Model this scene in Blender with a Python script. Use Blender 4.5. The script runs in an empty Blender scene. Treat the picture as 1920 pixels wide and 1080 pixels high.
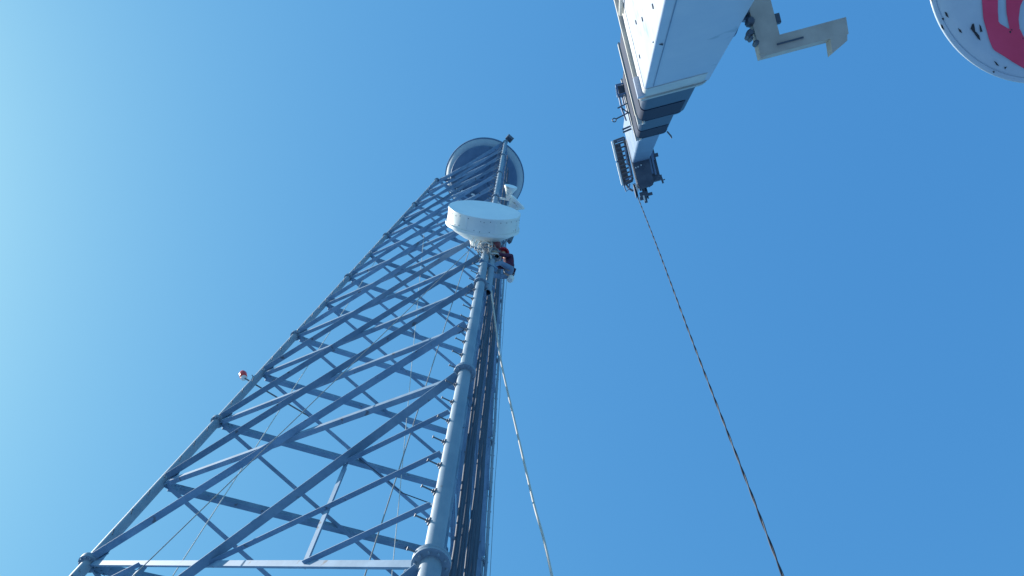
import bpy, bmesh, math, random
from mathutils import Vector, Matrix

V = Vector
rad = math.radians
random.seed(7)
SC = bpy.context.scene
COL = SC.collection

# ---------------------------------------------------------------- camera
CAM = V((-2.05727, -11.22411, 3.24974))
cam_data = bpy.data.cameras.new('camera')
cam_data.sensor_width = 36.0
cam_data.lens = 32.83
cam_data.clip_start = 0.05
cam_data.clip_end = 20000.0
cam = bpy.data.objects.new('camera', cam_data)
COL.objects.link(cam)
cam.matrix_world = Matrix(((0.858356, -0.497954, -0.123556, CAM.x),
                           (-0.511124, -0.809094, -0.290032, CAM.y),
                           (0.044455, 0.312103, -0.949008, CAM.z),
                           (0, 0, 0, 1)))
SC.camera = cam

# ---------------------------------------------------------------- sky, sun, exposure
SUN_AZ = rad(-52.0)          # from +Y towards +X
SUN_EL = rad(37.0)
sun_dir = V((math.sin(SUN_AZ) * math.cos(SUN_EL), math.cos(SUN_AZ) * math.cos(SUN_EL), math.sin(SUN_EL)))
world = bpy.data.worlds.new('World')
SC.world = world
world.use_nodes = True
wn = world.node_tree
wn.nodes.clear()
sky = wn.nodes.new('ShaderNodeTexSky')
sky.sky_type = 'NISHITA'
sky.sun_disc = False
sky.sun_elevation = SUN_EL
sky.sun_rotation = SUN_AZ
sky.air_density = 1.0
sky.dust_density = 1.0
sky.ozone_density = 1.0
# the camera's own rendering of a clear sky: one response per colour channel for the whole sky
sep = wn.nodes.new('ShaderNodeSeparateColor')
com = wn.nodes.new('ShaderNodeCombineColor')
wn.links.new(sky.outputs[0], sep.inputs[0])
for ch_, (ex_, k_) in enumerate(((0.914, 0.358), (0.666, 0.958), (0.357, 1.85))):
    pw = wn.nodes.new('ShaderNodeMath'); pw.operation = 'POWER'
    pw.inputs[1].default_value = ex_
    ml = wn.nodes.new('ShaderNodeMath'); ml.operation = 'MULTIPLY'
    ml.inputs[1].default_value = k_
    wn.links.new(sep.outputs[ch_], pw.inputs[0])
    wn.links.new(pw.outputs[0], ml.inputs[0])
    wn.links.new(ml.outputs[0], com.inputs[ch_])
bg = wn.nodes.new('ShaderNodeBackground')
bg.inputs['Strength'].default_value = 0.15
wo = wn.nodes.new('ShaderNodeOutputWorld')
wn.links.new(com.outputs[0], bg.inputs['Color'])
wn.links.new(bg.outputs[0], wo.inputs['Surface'])
sl = bpy.data.lights.new('sun', 'SUN')
sl.energy = 4.6
sl.angle = rad(0.53)
sl.color = (1.0, 0.95, 0.88)
sun = bpy.data.objects.new('sun', sl)
COL.objects.link(sun)
sun.location = (0, 0, 80)
sun.rotation_euler = (-sun_dir).to_track_quat('-Z', 'Y').to_euler()
SC.view_settings.view_transform = 'Standard'
SC.view_settings.look = 'None'
SC.view_settings.gamma = 1.0
SC.view_settings.exposure = 0.86


# ---------------------------------------------------------------- materials
def material(name, c1, c2, rough=0.5, metal=0.0, scale=6.0, bump=0.0, detail=6.0, spots=None, vary=0.0):
    m = bpy.data.materials.new(name)
    m.use_nodes = True
    nt = m.node_tree
    b = nt.nodes['Principled BSDF']
    tc = nt.nodes.new('ShaderNodeTexCoord')
    nz = nt.nodes.new('ShaderNodeTexNoise')
    nz.inputs['Scale'].default_value = scale
    nz.inputs['Detail'].default_value = detail
    nz.inputs['Roughness'].default_value = 0.62
    nt.links.new(tc.outputs['Object'], nz.inputs['Vector'])
    cr = nt.nodes.new('ShaderNodeValToRGB')
    cr.color_ramp.elements[0].position = 0.34
    cr.color_ramp.elements[1].position = 0.68
    cr.color_ramp.elements[0].color = (*c1, 1)
    cr.color_ramp.elements[1].color = (*c2, 1)
    nt.links.new(nz.outputs['Fac'], cr.inputs['Fac'])
    out = cr.outputs['Color']
    if spots:                      # small stains with a shape of their own
        sc_, thr, col = spots
        n2 = nt.nodes.new('ShaderNodeTexNoise')
        n2.inputs['Scale'].default_value = sc_
        n2.inputs['Detail'].default_value = 3.0
        nt.links.new(tc.outputs['Object'], n2.inputs['Vector'])
        r = nt.nodes.new('ShaderNodeValToRGB')
        r.color_ramp.elements[0].position = thr
        r.color_ramp.elements[1].position = thr + 0.05
        nt.links.new(n2.outputs['Fac'], r.inputs['Fac'])
        mx = nt.nodes.new('ShaderNodeMixRGB')
        mx.inputs['Color2'].default_value = (*col, 1)
        nt.links.new(r.outputs['Color'], mx.inputs['Fac'])
        nt.links.new(out, mx.inputs['Color1'])
        out = mx.outputs['Color']
    if vary:                       # each member weathers to its own tone
        oi = nt.nodes.new('ShaderNodeObjectInfo')
        vm = nt.nodes.new('ShaderNodeMapRange')
        vm.inputs['To Min'].default_value = 1.0 - vary
        vm.inputs['To Max'].default_value = 1.0 + vary
        nt.links.new(oi.outputs['Random'], vm.inputs['Value'])
        hv = nt.nodes.new('ShaderNodeHueSaturation')
        nt.links.new(vm.outputs['Result'], hv.inputs['Value'])
        nt.links.new(out, hv.inputs['Color'])
        out = hv.outputs['Color']
    nt.links.new(out, b.inputs['Base Color'])
    b.inputs['Metallic'].default_value = metal
    mr = nt.nodes.new('ShaderNodeMapRange')
    mr.inputs['To Min'].default_value = rough - 0.08
    mr.inputs['To Max'].default_value = rough + 0.1
    nt.links.new(nz.outputs['Fac'], mr.inputs['Value'])
    nt.links.new(mr.outputs['Result'], b.inputs['Roughness'])
    if bump:
        bp = nt.nodes.new('ShaderNodeBump')
        bp.inputs['Strength'].default_value = bump
        bp.inputs['Distance'].default_value = 0.02
        nt.links.new(nz.outputs['Fac'], bp.inputs['Height'])
        nt.links.new(bp.outputs['Normal'], b.inputs['Normal'])
    return m


M = {}
M['steel'] = material('galvanised_steel', (0.108, 0.20, 0.30), (0.185, 0.29, 0.40), 0.65, 0.0, 2.2, 0.05, spots=(5.0, 0.66, (0.10, 0.115, 0.14)), vary=0.16)
M['leg'] = material('galvanised_pipe', (0.17, 0.24, 0.31), (0.25, 0.32, 0.38), 0.55, 0.0, 1.3, 0.04, spots=(7.0, 0.70, (0.16, 0.18, 0.20)))
M['bolt'] = material('dark_bolt_steel', (0.10, 0.11, 0.13), (0.2, 0.21, 0.23), 0.5, 0.4, 20.0)
M['cable'] = material('black_cable_jacket', (0.022, 0.038, 0.068), (0.045, 0.065, 0.10), 0.6, 0.0, 4.0)
M['dish'] = material('white_dish_paint', (0.72, 0.72, 0.66), (0.80, 0.79, 0.73), 0.4, 0.0, 3.0, 0.02, spots=(4.0, 0.66, (0.50, 0.47, 0.40)))
M['radome'] = material('radome_cover', (0.74, 0.82, 0.85), (0.80, 0.87, 0.89), 0.6, 0.0, 2.0)
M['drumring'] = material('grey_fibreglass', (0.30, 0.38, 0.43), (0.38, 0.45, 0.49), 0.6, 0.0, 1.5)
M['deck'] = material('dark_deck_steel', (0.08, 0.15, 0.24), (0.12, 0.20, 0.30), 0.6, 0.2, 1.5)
M['boomwhite'] = material('boom_white_paint', (0.42, 0.46, 0.54), (0.51, 0.54, 0.60), 0.35, 0.0, 1.6, 0.02, spots=(3.5, 0.64, (0.30, 0.36, 0.42)))
M['boomcream'] = material('boom_collar_paint', (0.40, 0.39, 0.35), (0.52, 0.50, 0.45), 0.5, 0.0, 5.0, 0.03)
M['collarband'] = material('collar_band_paint', (0.50, 0.50, 0.48), (0.62, 0.60, 0.56), 0.5, 0.0, 4.0, 0.03, spots=(2.2, 0.60, (0.05, 0.06, 0.09)))
M['collardark'] = material('dark_collar_band', (0.003, 0.014, 0.045), (0.010, 0.024, 0.06), 0.85, 0.0, 5.0, 0.02)
M['boomdark'] = material('dark_boom_section', (0.010, 0.025, 0.06), (0.022, 0.045, 0.09), 0.45, 0.0, 4.0, 0.02)  # dark colour of the second and third boom sections and their collars
M['boomgrey'] = material('boom_grey_paint', (0.13, 0.20, 0.31), (0.19, 0.27, 0.38), 0.45, 0.0, 4.0, 0.02)
M['headsteel'] = material('boom_head_steel', (0.06, 0.075, 0.10), (0.12, 0.135, 0.16), 0.45, 0.2, 8.0)
M['tan'] = material('tan_bracket_paint', (0.48, 0.39, 0.31), (0.60, 0.50, 0.40), 0.5, 0.0, 7.0, 0.05)
M['drumwhite'] = material('chipped_white_paint', (0.48, 0.56, 0.62), (0.58, 0.65, 0.69), 0.35, 0.0, 5.0, 0.02, spots=(40.0, 0.74, (0.9, 0.9, 0.9)))
M['red'] = material('red_letter_paint', (0.80, 0.05, 0.12), (0.88, 0.07, 0.16), 0.4, 0.0, 9.0)
M['chip'] = material('bare_dark_metal', (0.02, 0.02, 0.025), (0.05, 0.05, 0.055), 0.6, 0.3, 40.0)
M['ropewhite'] = material('white_rope', (0.56, 0.54, 0.49), (0.60, 0.58, 0.53), 0.8, 0.0, 4.0)
M['ropetan'] = material('tan_rope', (0.24, 0.25, 0.25), (0.32, 0.32, 0.31), 0.85, 0.0, 4.0)
M['wirerope'] = material('greased_wire_rope', (0.002, 0.005, 0.014), (0.014, 0.024, 0.045), 0.9, 0.0, 2.2)
M['wirelight'] = material('worn_wire_strand', (0.03, 0.045, 0.07), (0.08, 0.10, 0.13), 0.8, 0.0, 2.0)
M['redlens'] = material('red_lens', (0.62, 0.03, 0.03), (0.75, 0.05, 0.04), 0.25)
M['jacket'] = material('plaid_jacket', (0.015, 0.014, 0.045), (0.13, 0.02, 0.05), 0.9, 0.0, 14.0)
M['jeans'] = material('blue_denim', (0.12, 0.19, 0.29), (0.19, 0.27, 0.38), 0.9, 0.0, 10.0)
M['skin'] = material('skin', (0.45, 0.27, 0.19), (0.52, 0.32, 0.23), 0.6)
M['helmet'] = material('red_helmet', (0.55, 0.04, 0.07), (0.62, 0.06, 0.09), 0.35)
M['boot'] = material('brown_boot', (0.05, 0.035, 0.03), (0.09, 0.065, 0.05), 0.7)
M['glove'] = material('tan_glove', (0.42, 0.34, 0.24), (0.5, 0.42, 0.3), 0.85)
M['whitecloth'] = material('white_canvas', (0.70, 0.66, 0.60), (0.80, 0.77, 0.72), 0.9, 0.0, 12.0)
M['redcloth'] = material('red_canvas', (0.24, 0.07, 0.08), (0.33, 0.12, 0.13), 0.9, 0.0, 12.0)
M['bluebounce'] = material('blue_bounce_ground', (0.056, 0.142, 0.27), (0.078, 0.185, 0.34), 0.95, 0.0, 0.8, 0.4, 12.0)  # blue put into the unseen ground so its bounce light is bluish
M['concrete'] = material('concrete', (0.36, 0.35, 0.33), (0.46, 0.45, 0.43), 0.9, 0.0, 3.0, 0.1)
M['tyre'] = material('tyre_rubber', (0.02, 0.02, 0.02), (0.04, 0.04, 0.04), 0.8)


# ---------------------------------------------------------------- mesh helpers
class MB:
    """Collects shapes given in world coordinates; build() links them as one mesh object."""
    def __init__(self):
        self.v, self.f = [], []

    def add(self, vs, fs):
        o = len(self.v)
        self.v += [V(p) for p in vs]
        self.f += [[i + o for i in q] for q in fs]
        return self

    def prism(self, pts0, pts1):
        n = len(pts0)
        fs = [[i, (i + 1) % n, n + (i + 1) % n, n + i] for i in range(n)]
        return self.add(list(pts0) + list(pts1), fs + [list(range(n))[::-1], list(range(n, 2 * n))])

    def box(self, c, ax, ay, az, sx, sy, sz):
        c = V(c); ax = V(ax).normalized() * sx / 2; ay = V(ay).normalized() * sy / 2; az = V(az).normalized() * sz / 2
        a = [c - ax - ay - az, c + ax - ay - az, c + ax + ay - az, c - ax + ay - az]
        return self.prism(a, [p + 2 * az for p in a])

    def bar(self, p, q, sx, sy, up=(0, 0, 1)):
        p = V(p); q = V(q); d = (q - p)
        u = V(up)
        x = d.cross(u)
        if x.length < 1e-5:
            x = d.cross(V((1, 0, 0)))
        y = x.cross(d)
        return self.box((p + q) / 2, x, y, d, sx, sy, d.length)

    def tube(self, pts, r, seg=10, caps=True):
        pts = [V(p) for p in pts]
        n = len(pts)
        rs = r if isinstance(r, (list, tuple)) else [r] * n
        d0 = (pts[1] - pts[0]).normalized()
        ref = V((0, 0, 1)) if abs(d0.z) < 0.9 else V((1, 0, 0))
        vs = []
        for i in range(n):
            d = (pts[min(i + 1, n - 1)] - pts[max(i - 1, 0)]).normalized()
            x = d.cross(ref).normalized(); ref = x.cross(d).normalized()
            for k in range(seg):
                t = 2 * math.pi * k / seg
                vs.append(pts[i] + (x * math.cos(t) + ref * math.sin(t)) * rs[i])
        fs = []
        for i in range(n - 1):
            for k in range(seg):
                fs.append([i * seg + k, i * seg + (k + 1) % seg, (i + 1) * seg + (k + 1) % seg, (i + 1) * seg + k])
        if caps:
            fs += [list(range(seg))[::-1], list(range((n - 1) * seg, n * seg))]
        return self.add(vs, fs)

    def lathe(self, c, axis, prof, seg=48):
        """prof: list of (radius, distance along axis)."""
        c = V(c); a = V(axis).normalized()
        x = a.cross(V((0, 0, 1)) if abs(a.z) < 0.9 else V((1, 0, 0))).normalized(); y = a.cross(x)
        vs, rings = [], []
        for r, h in prof:
            if r < 1e-6:
                rings.append([len(vs)]); vs.append(c + a * h)
            else:
                rings.append(list(range(len(vs), len(vs) + seg)))
                vs += [c + a * h + (x * math.cos(2 * math.pi * k / seg) + y * math.sin(2 * math.pi * k / seg)) * r for k in range(seg)]
        fs = []
        for A, B in zip(rings, rings[1:]):
            for k in range(seg):
                k2 = (k + 1) % seg
                if len(A) == 1 and len(B) == 1:
                    continue
                if len(A) == 1:
                    fs.append([A[0], B[k2], B[k]])
                elif len(B) == 1:
                    fs.append([A[k], A[k2], B[0]])
                else:
                    fs.append([A[k], A[k2], B[k2], B[k]])
        return self.add(vs, fs)

    def mesh(self, name, mat, origin=(0, 0, 0), smooth=True):
        o = V(origin)
        me = bpy.data.meshes.new(name)
        bm = bmesh.new()
        bv = [bm.verts.new(p - o) for p in self.v]
        for q in self.f:
            try:
                bm.faces.new([bv[i] for i in q])
            except ValueError:
                pass
        bmesh.ops.recalc_face_normals(bm, faces=bm.faces)
        if smooth:
            for fc in bm.faces:
                fc.smooth = True
        bm.to_mesh(me); bm.free()
        if smooth:
            me.set_sharp_from_angle(angle=rad(62))
        me.materials.append(mat)
        return me

    def build(self, name, mat, parent=None, origin=None, smooth=True):
        if parent is not None:
            o_ = root_of(parent)
            org = o_.location.copy()
        else:
            org = V(origin) if origin is not None else V((0, 0, 0))
        ob = bpy.data.objects.new(name, self.mesh(name, mat, org, smooth))
        COL.objects.link(ob)
        if parent is not None:
            ob.parent = parent
        else:
            ob.location = org
        return ob


def root_of(o):
    while o.parent is not None:
        o = o.parent
    return o


def put(name, me, mat4, parent):
    """Shared mesh placed by a world matrix, as a child of parent (roots and parts are only translated)."""
    ob = bpy.data.objects.new(name, me)
    COL.objects.link(ob)
    ob.parent = parent
    ob.matrix_local = Matrix.Translation(-root_of(parent).location) @ mat4
    return ob


def frame(loc, x, y, z):
    m = Matrix((V(x), V(y), V(z))).transposed().to_4x4()
    m.translation = V(loc)
    return m


def frame_z(loc, z):
    z = V(z).normalized()
    x = z.cross(V((0, 0, 1)) if abs(z.z) < 0.95 else V((1, 0, 0))).normalized()
    return frame(loc, x, z.cross(x), z)


def thing(name, label, cat, loc, group=None):
    o = bpy.data.objects.new(name, None)
    o.empty_display_size = 0.2
    COL.objects.link(o)
    o.location = loc
    return tag(o, label, cat, group)


def tag(o, label, cat, group=None):
    o['label'] = label; o['category'] = cat
    if group:
        o['group'] = group
    return o


# ---------------------------------------------------------------- ground
g = MB()
R_ = 6000.0
rings = [0, 15, 40, 120, 500, 2000, R_]
vs = [(0, 0, 0)]; fs = []
for i, r in enumerate(rings[1:]):
    for k in range(48):
        vs.append((r * math.cos(2 * math.pi * k / 48), r * math.sin(2 * math.pi * k / 48), 0))
for k in range(48):
    fs.append([0, 1 + k, 1 + (k + 1) % 48])
for i in range(len(rings) - 2):
    for k in range(48):
        a_, b_ = 1 + i * 48, 1 + (i + 1) * 48
        fs.append([a_ + k, b_ + k, b_ + (k + 1) % 48, a_ + (k + 1) % 48])
g.add(vs, fs)
ground = g.build('ground', M['bluebounce'], smooth=False)
ground['kind'] = 'structure'

# ---------------------------------------------------------------- lattice tower
S = 6.096
R0, HN = 4.83737, 12.73024
AZ = {'N': rad(-90), 'R': rad(30), 'L': rad(150)}


def leg(k, n):
    r = R0 * (1 - n / HN)
    return V((r * math.cos(AZ[k]), r * math.sin(AZ[k]), (n + 3) * S))


def leg_rad(n):
    return max(0.08, 0.112 - 0.0045 * (n + 1)) if n > -1.5 else 0.128


tower = thing('lattice_tower', 'tall three-legged galvanised steel lattice tower with crossed braces', 'tower', (0, 0, 0))
flange_cache = {}


def flange_mesh(r):
    k_ = 1.75 if r > 0.111 else 1.55
    key = round(r, 3)
    if key not in flange_cache:
        b = MB()
        R = r * k_
        b.lathe((0, 0, 0), (0, 0, 1), [(r * 0.9, -0.05), (R, -0.05), (R, -0.004), (R * 0.985, -0.003), (R * 0.985, 0.003), (R, 0.004), (R, 0.05), (r * 0.9, 0.05)], 28)
        for k in range(10):
            t = 2 * math.pi * k / 10
            p = V((math.cos(t), math.sin(t), 0)) * (r * (1 + (k_ - 1) * 0.52))
            b.tube([p + V((0, 0, -0.09)), p + V((0, 0, 0.09))], 0.016, 6)
        flange_cache[key] = b.mesh('flange', M['leg'])
    return flange_cache[key]


pb = MB()
pb.tube([(0, 0, 0), (0, 0, 0.19)], 0.0115, 6)
pb.tube([(0, 0, 0.19), (0, 0, 0.205)], 0.024, 8)
pb.tube([(0, 0, 0.03), (0, 0, 0.052)], 0.028, 6)
pb.box((0, 0, 0.006), (1, 0, 0), (0, 1, 0), (0, 0, 1), 0.05, 0.12, 0.035)
peg_mesh = pb.mesh('step_bolt', M['bolt'])
peg_short = MB().tube([(0, 0, 0), (0, 0, 0.12)], 0.010, 6).tube([(0, 0, 0.12), (0, 0, 0.132)], 0.019, 8).mesh('step_bolt', M['bolt'])
# thin collar clip that carries a step bolt is part of its mesh
TOP = {'N': 6.05, 'L': 6.02, 'R': 6.02}
legs = {}
for k in 'NLR':
    b = MB()
    ns = [-3, -2, -1, 0, 1, 2, 3, 4, 5, 6]
    for n0, n1 in zip(ns, ns[1:]):
        p, q = leg(k, n0), leg(k, n1 if n1 < 6 else TOP[k])
        r = leg_rad(n0)
        b.tube([p, q], r, 24)
    legs[k] = b.build('leg', M['leg'], tower)
    axis = (leg(k, 6) - leg(k, -3)).normalized()
    for n in ns[1:]:
        put('flange', flange_mesh(leg_rad(n - 1)), frame_z(leg(k, n), axis), legs[k])
    # concrete pier
    MB().lathe(leg(k, -3) + V((0, 0, -0.3)), (0, 0, 1), [(0, 0), (0.55, 0), (0.55, 0.42), (0.5, 0.46), (0, 0.46)], 24).build('pier', M['concrete'], legs[k])
    dirs = {'N': [V((-1, 0.08, 0)), V((0.35, 0.94, 0))], 'L': [V((-0.13, -0.99, 0))], 'R': [V((0.93, -0.36, 0))]}[k]
    for j, d in enumerate(dirs):
        z = 0.9 + 0.38 * j
        while z < 54.3:
            n = z / S - 3
            p = leg(k, n)
            put('step_bolt', peg_mesh if k == 'N' else peg_short, frame_z(p + d.normalized() * leg_rad(n) * 0.95, d), legs[k])
            z += 0.7585

FACES = [('L', 'N'), ('L', 'R'), ('R', 'N')]


def face_normal(a, b):
    m = leg(a, 0) + leg(b, 0)
    m.z = 0
    return m.normalized()


def angle_member(p, q, nf, mode, w=0.15, w2=None, t=0.014, off=0.0):
    """L-section; mode 'in' keeps its flat flange outermost, 'out' turns the ledge outward."""
    w2 = w2 or w
    ax = (q - p).normalized()
    nf = (nf - ax * nf.dot(ax)).normalized()
    v = ax.cross(nf).normalized()
    if v.z < 0:
        v = -v                       # v points up in the face
    if mode == 'in':
        prof = [(-w / 2, 0), (w / 2, 0), (w / 2, -t), (-w / 2 + t, -t), (-w / 2 + t, -w2), (-w / 2, -w2)]
    else:
        o = 0.003
        prof = [(-w / 2, o), (w / 2, o), (w / 2, o + t), (-w / 2 + t, o + t), (-w / 2 + t, w2), (-w / 2, w2)]
    A = [p + v * x + nf * (y + off) for x, y in prof]
    B = [q + v * x + nf * (y + off) for x, y in prof]
    return MB().prism(A, B)


def shorten(p, q, a=0.17, b=0.17):
    d = (q - p).normalized()
    return p + d * a, q - d * b


def brace(p, q, nf, mode, w, name='brace', off=0.0, a=0.17, bb=0.17, w2=None):
    p, q = shorten(p, q, a, bb)
    return angle_member(p, q, nf, mode, w, w2, off=off).build(name, M['steel'], tower, smooth=False)


gb_ = MB().box((0, 0, 0), (1, 0, 0), (0, 1, 0), (0, 0, 1), 0.34, 0.30, 0.012)
for bx_, by_ in ((0.06, 0.07), (0.13, 0.11), (0.06, -0.07), (0.13, -0.11)):
    gb_.tube([(bx_, by_, -0.03), (bx_, by_, 0.03)], 0.017, 6)
gus = gb_.mesh('gusset_plate', M['steel'], smooth=False)


def width(n):
    return 0.158 if n < 0 else max(0.10, 0.152 - 0.006 * n)


for a, b in FACES:
    nf = face_normal(a, b)
    levels = [(-3, -2), (-2, -1), (-1, 0)] + [(i * 0.5, i * 0.5 + 0.5) for i in range(12)]
    for lo, hi in levels:
        w = width(lo)
        brace(leg(a, lo), leg(b, hi), nf, 'out', w)
        brace(leg(a, hi), leg(b, lo), nf, 'in', w * 0.74 if lo < 0 else w * 0.68, w2=w * (0.26 if lo < 0 else 0.72))
        for kk, other in ((a, b), (b, a)):
            p = leg(kk, hi)
            d = (leg(other, hi) - p).normalized()
            x = d; z = nf; y = z.cross(x).normalized()
            put('gusset_plate', gus, frame(p + d * (leg_rad(hi) + 0.12) - nf * 0.024, x, y, x.cross(y)), legs[kk])
        if lo < 0:                   # tall lower panels carry secondary members
            A0, A1, B0, B1 = leg(a, lo), leg(a, hi), leg(b, lo), leg(b, hi)
            # crossing point of the two diagonals
            da = (A0 - B0).length; db = (A1 - B1).length
            t = da / (da + db)
            X = A0.lerp(B1, t)
            m = (lo + hi) / 2
            up_b = X.lerp(B1, 0.5); dn_b = X.lerp(B0, 0.5); up_a = X.lerp(A1, 0.5); dn_a = X.lerp(A0, 0.5)
            sw = 0.085
            hh = hi - lo
            brace(X, leg(b, lo + 0.5 * hh), nf, 'out', sw, 'secondary_brace', -0.03, 0.06)
            brace(X, leg(a, lo + 0.5 * hh), nf, 'out', sw, 'secondary_brace', -0.03, 0.06)
            for u, d_, L_ in ((up_b, dn_b, b), (up_a, dn_a, a)):
                brace(u, leg(L_, lo + 0.75 * hh), nf, 'out', sw, 'secondary_brace', -0.03, 0.03)
                brace(d_, leg(L_, lo + 0.25 * hh), nf, 'out', sw, 'secondary_brace', -0.03, 0.03)
                brace(d_, u, nf, 'in', sw, 'secondary_brace', -0.02, 0.03, 0.03)

# top ring beams at the head of the tower
for a, b in FACES:
    brace(leg(a, 5.97), leg(b, 5.97), face_normal(a, b), 'in', 0.12, 'top_beam')

# feed lines and their ladder on the face away from the sun
nf = face_normal('N', 'R')


def on_face(t, n, o):
    return leg('N', n).lerp(leg('R', n), t) + nf * o


def feed_t(t, n):                    # keeps a line parallel to the ladder while the face narrows
    return t


for t0, t1, cnt, o in ((0.06, 0.17, 5, 0.13), (0.23, 0.40, 6, 0.18), (0.45, 0.53, 4, 0.12)):
    lad = MB()
    for t in (t0 - 0.02, t1 + 0.02):
        lad.bar(on_face(t, -2.95, o - 0.06), on_face(t, 5.7, o - 0.06), 0.05, 0.05, nf)
    n = -2.8
    while n < 5.7:
        lad.bar(on_face(t0 - 0.02, n, o - 0.03), on_face(t1 + 0.02, n, o - 0.03), 0.03, 0.03, nf)
        n += 0.15
    lad.build('cable_ladder', M['steel'], tower, smooth=False)
    for i in range(cnt):
        t = t0 + (t1 - t0) * i / (cnt - 1) + random.uniform(-0.006, 0.006)
        topn = random.choice((1.7, 2.9, 5.2, 5.6, 5.6))
        pts = []
        n = -2.9
        while n < topn:
            pts.append(on_face(t + random.uniform(-0.006, 0.006), n, o + 0.035 + random.uniform(-0.016, 0.02)))
            n += 0.35
        pts.append(on_face(t, topn, o + 0.03))
        MB().tube(pts, random.choice((0.022, 0.028, 0.034)), 8).build('feed_line', M['cable'], tower)
# conduit beside the far leg, with bracket stubs
c = MB()
pts = [leg('R', -2.9 + 0.3 * i) + V((0.13, -0.10, 0)) + V((random.uniform(-.015, .015), random.uniform(-.015, .015), 0)) for i in range(29)]
c.tube(pts, 0.045, 10)
for i in range(1, 28, 2):
    c.bar(pts[i], pts[i] - V((0.10, -0.08, 0)), 0.025, 0.025)
c.build('conduit', M['leg'], tower)
c = MB()
pts = [leg('R', -2.9 + 0.3 * i) + V((0.22, -0.20, 0)) + V((random.uniform(-.02, .02), random.uniform(-.02, .02), 0)) for i in range(27)]
c.tube(pts, 0.007, 6).build('safety_cable', M['bolt'], tower)

# ---------------------------------------------------------------- round head structure on the tower
head = thing('round_platform', 'large round dark platform with a paler rim on the tower top', 'platform', (0.03, -0.1, 54.95))
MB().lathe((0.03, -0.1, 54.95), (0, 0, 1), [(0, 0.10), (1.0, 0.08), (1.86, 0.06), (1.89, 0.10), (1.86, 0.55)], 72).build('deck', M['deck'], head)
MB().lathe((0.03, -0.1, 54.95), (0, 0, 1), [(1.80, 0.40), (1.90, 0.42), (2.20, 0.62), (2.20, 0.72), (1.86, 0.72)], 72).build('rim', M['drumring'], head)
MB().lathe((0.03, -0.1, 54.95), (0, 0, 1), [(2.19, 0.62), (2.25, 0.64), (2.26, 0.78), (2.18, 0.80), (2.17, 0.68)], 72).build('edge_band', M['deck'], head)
MB().lathe((0.03, -0.1, 54.95), (0, 0, 1), [(2.16, 0.76), (2.05, 1.35), (1.6, 1.95), (0.9, 2.35), (0, 2.5)], 48).build('dome', M['radome'], head)
for k in range(3):
    t = rad(-90 + 120 * k)
    p = V((math.cos(t), math.sin(t), 0))
    MB().bar(V((0.03, -0.1, 54.99)), p * 2.5 + V((0, 0, 54.9)), 0.12, 0.10).build('joist', M['deck'], head, smooth=False)
cl = [((-1.60, 1.25), (-1.22, 1.165)), ((-1.04, 1.12), (-0.82, 1.07)), ((-0.74, 1.05), (-0.42, 0.98)), ((-0.16, 0.92), (0.02, 0.87))]  # pale bars stand in for the sunlit bits of the beam
for p, q in cl:
    MB().bar((p[0], p[1], 54.72), (q[0], q[1], 54.72), 0.09, 0.09).build('sunlit_dash', M['dish'], head, smooth=False)
MB().bar((-1.9, 1.33, 54.83), (0.4, 0.80, 54.83), 0.10, 0.12).build('dash_beam', M['deck'], head, smooth=False)

bc = thing('beacon_lamp', 'dark boxy beacon lamp on the very top of the near leg', 'lamp', leg('N', 6.05))
p = leg('N', 6.04)
MB().tube([p, p + V((0.07, -0.12, 0.22))], 0.06, 10).build('post', M['bolt'], bc)
MB().box(p + V((0.10, -0.22, 0.36)), (1, 0.2, 0), (-0.2, 1, 0.25), (0, -0.25, 1), 0.34, 0.26, 0.30).build('housing', M['headsteel'], bc)
MB().bar(p + V((0.24, -0.1, 0.05)), p + V((0.30, -0.32, 0.42)), 0.05, 0.10).build('visor', M['headsteel'], bc)

# ---------------------------------------------------------------- red side marker lamp on a boom across the tower
ob = thing('marker_lamp', 'small red marker lamp on a thin arm beyond the left leg', 'lamp', (-3.72, 2.2, 26.85))
MB().tube([(-4.0, 2.33, 27.12), (-3.80, 2.23, 26.93), (-1.99, 2.288, 26.9)], 0.022, 8).build('arm', M['bolt'], ob)
MB().tube([(-1.99, 2.288, 26.9), (-1.3, 2.32, 26.75), (-0.67, 2.339, 26.5), (-0.45, 2.25, 26.2), (0.284, 1.973, 25.5), (1.2, 1.8, 24.85), (1.964, 1.456, 24.5), (3.3, 1.9, 24.2)], 0.016, 6).build('wire', M['cable'], ob)
MB().lathe((-4.02, 2.34, 27.10), V((-0.25, 0.05, 0.55)), [(0, 0), (0.06, 0), (0.085, 0.02), (0.085, 0.05), (0, 0.05)], 16).build('lamp_base', M['dish'], ob)
MB().lathe((-4.02, 2.34, 27.10), V((-0.25, 0.05, 0.55)), [(0.08, 0.05), (0.105, 0.09), (0.11, 0.26), (0.07, 0.36), (0, 0.38)], 16).build('lens', M['redlens'], ob)
MB().tube([(-3.80, 2.23, 26.93), (-3.83, 2.15, 27.12)], 0.014, 6).tube([(-3.88, 2.13, 27.12), (-3.78, 2.17, 27.12)], 0.014, 6).build('clamp', M['bolt'], ob)

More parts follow.
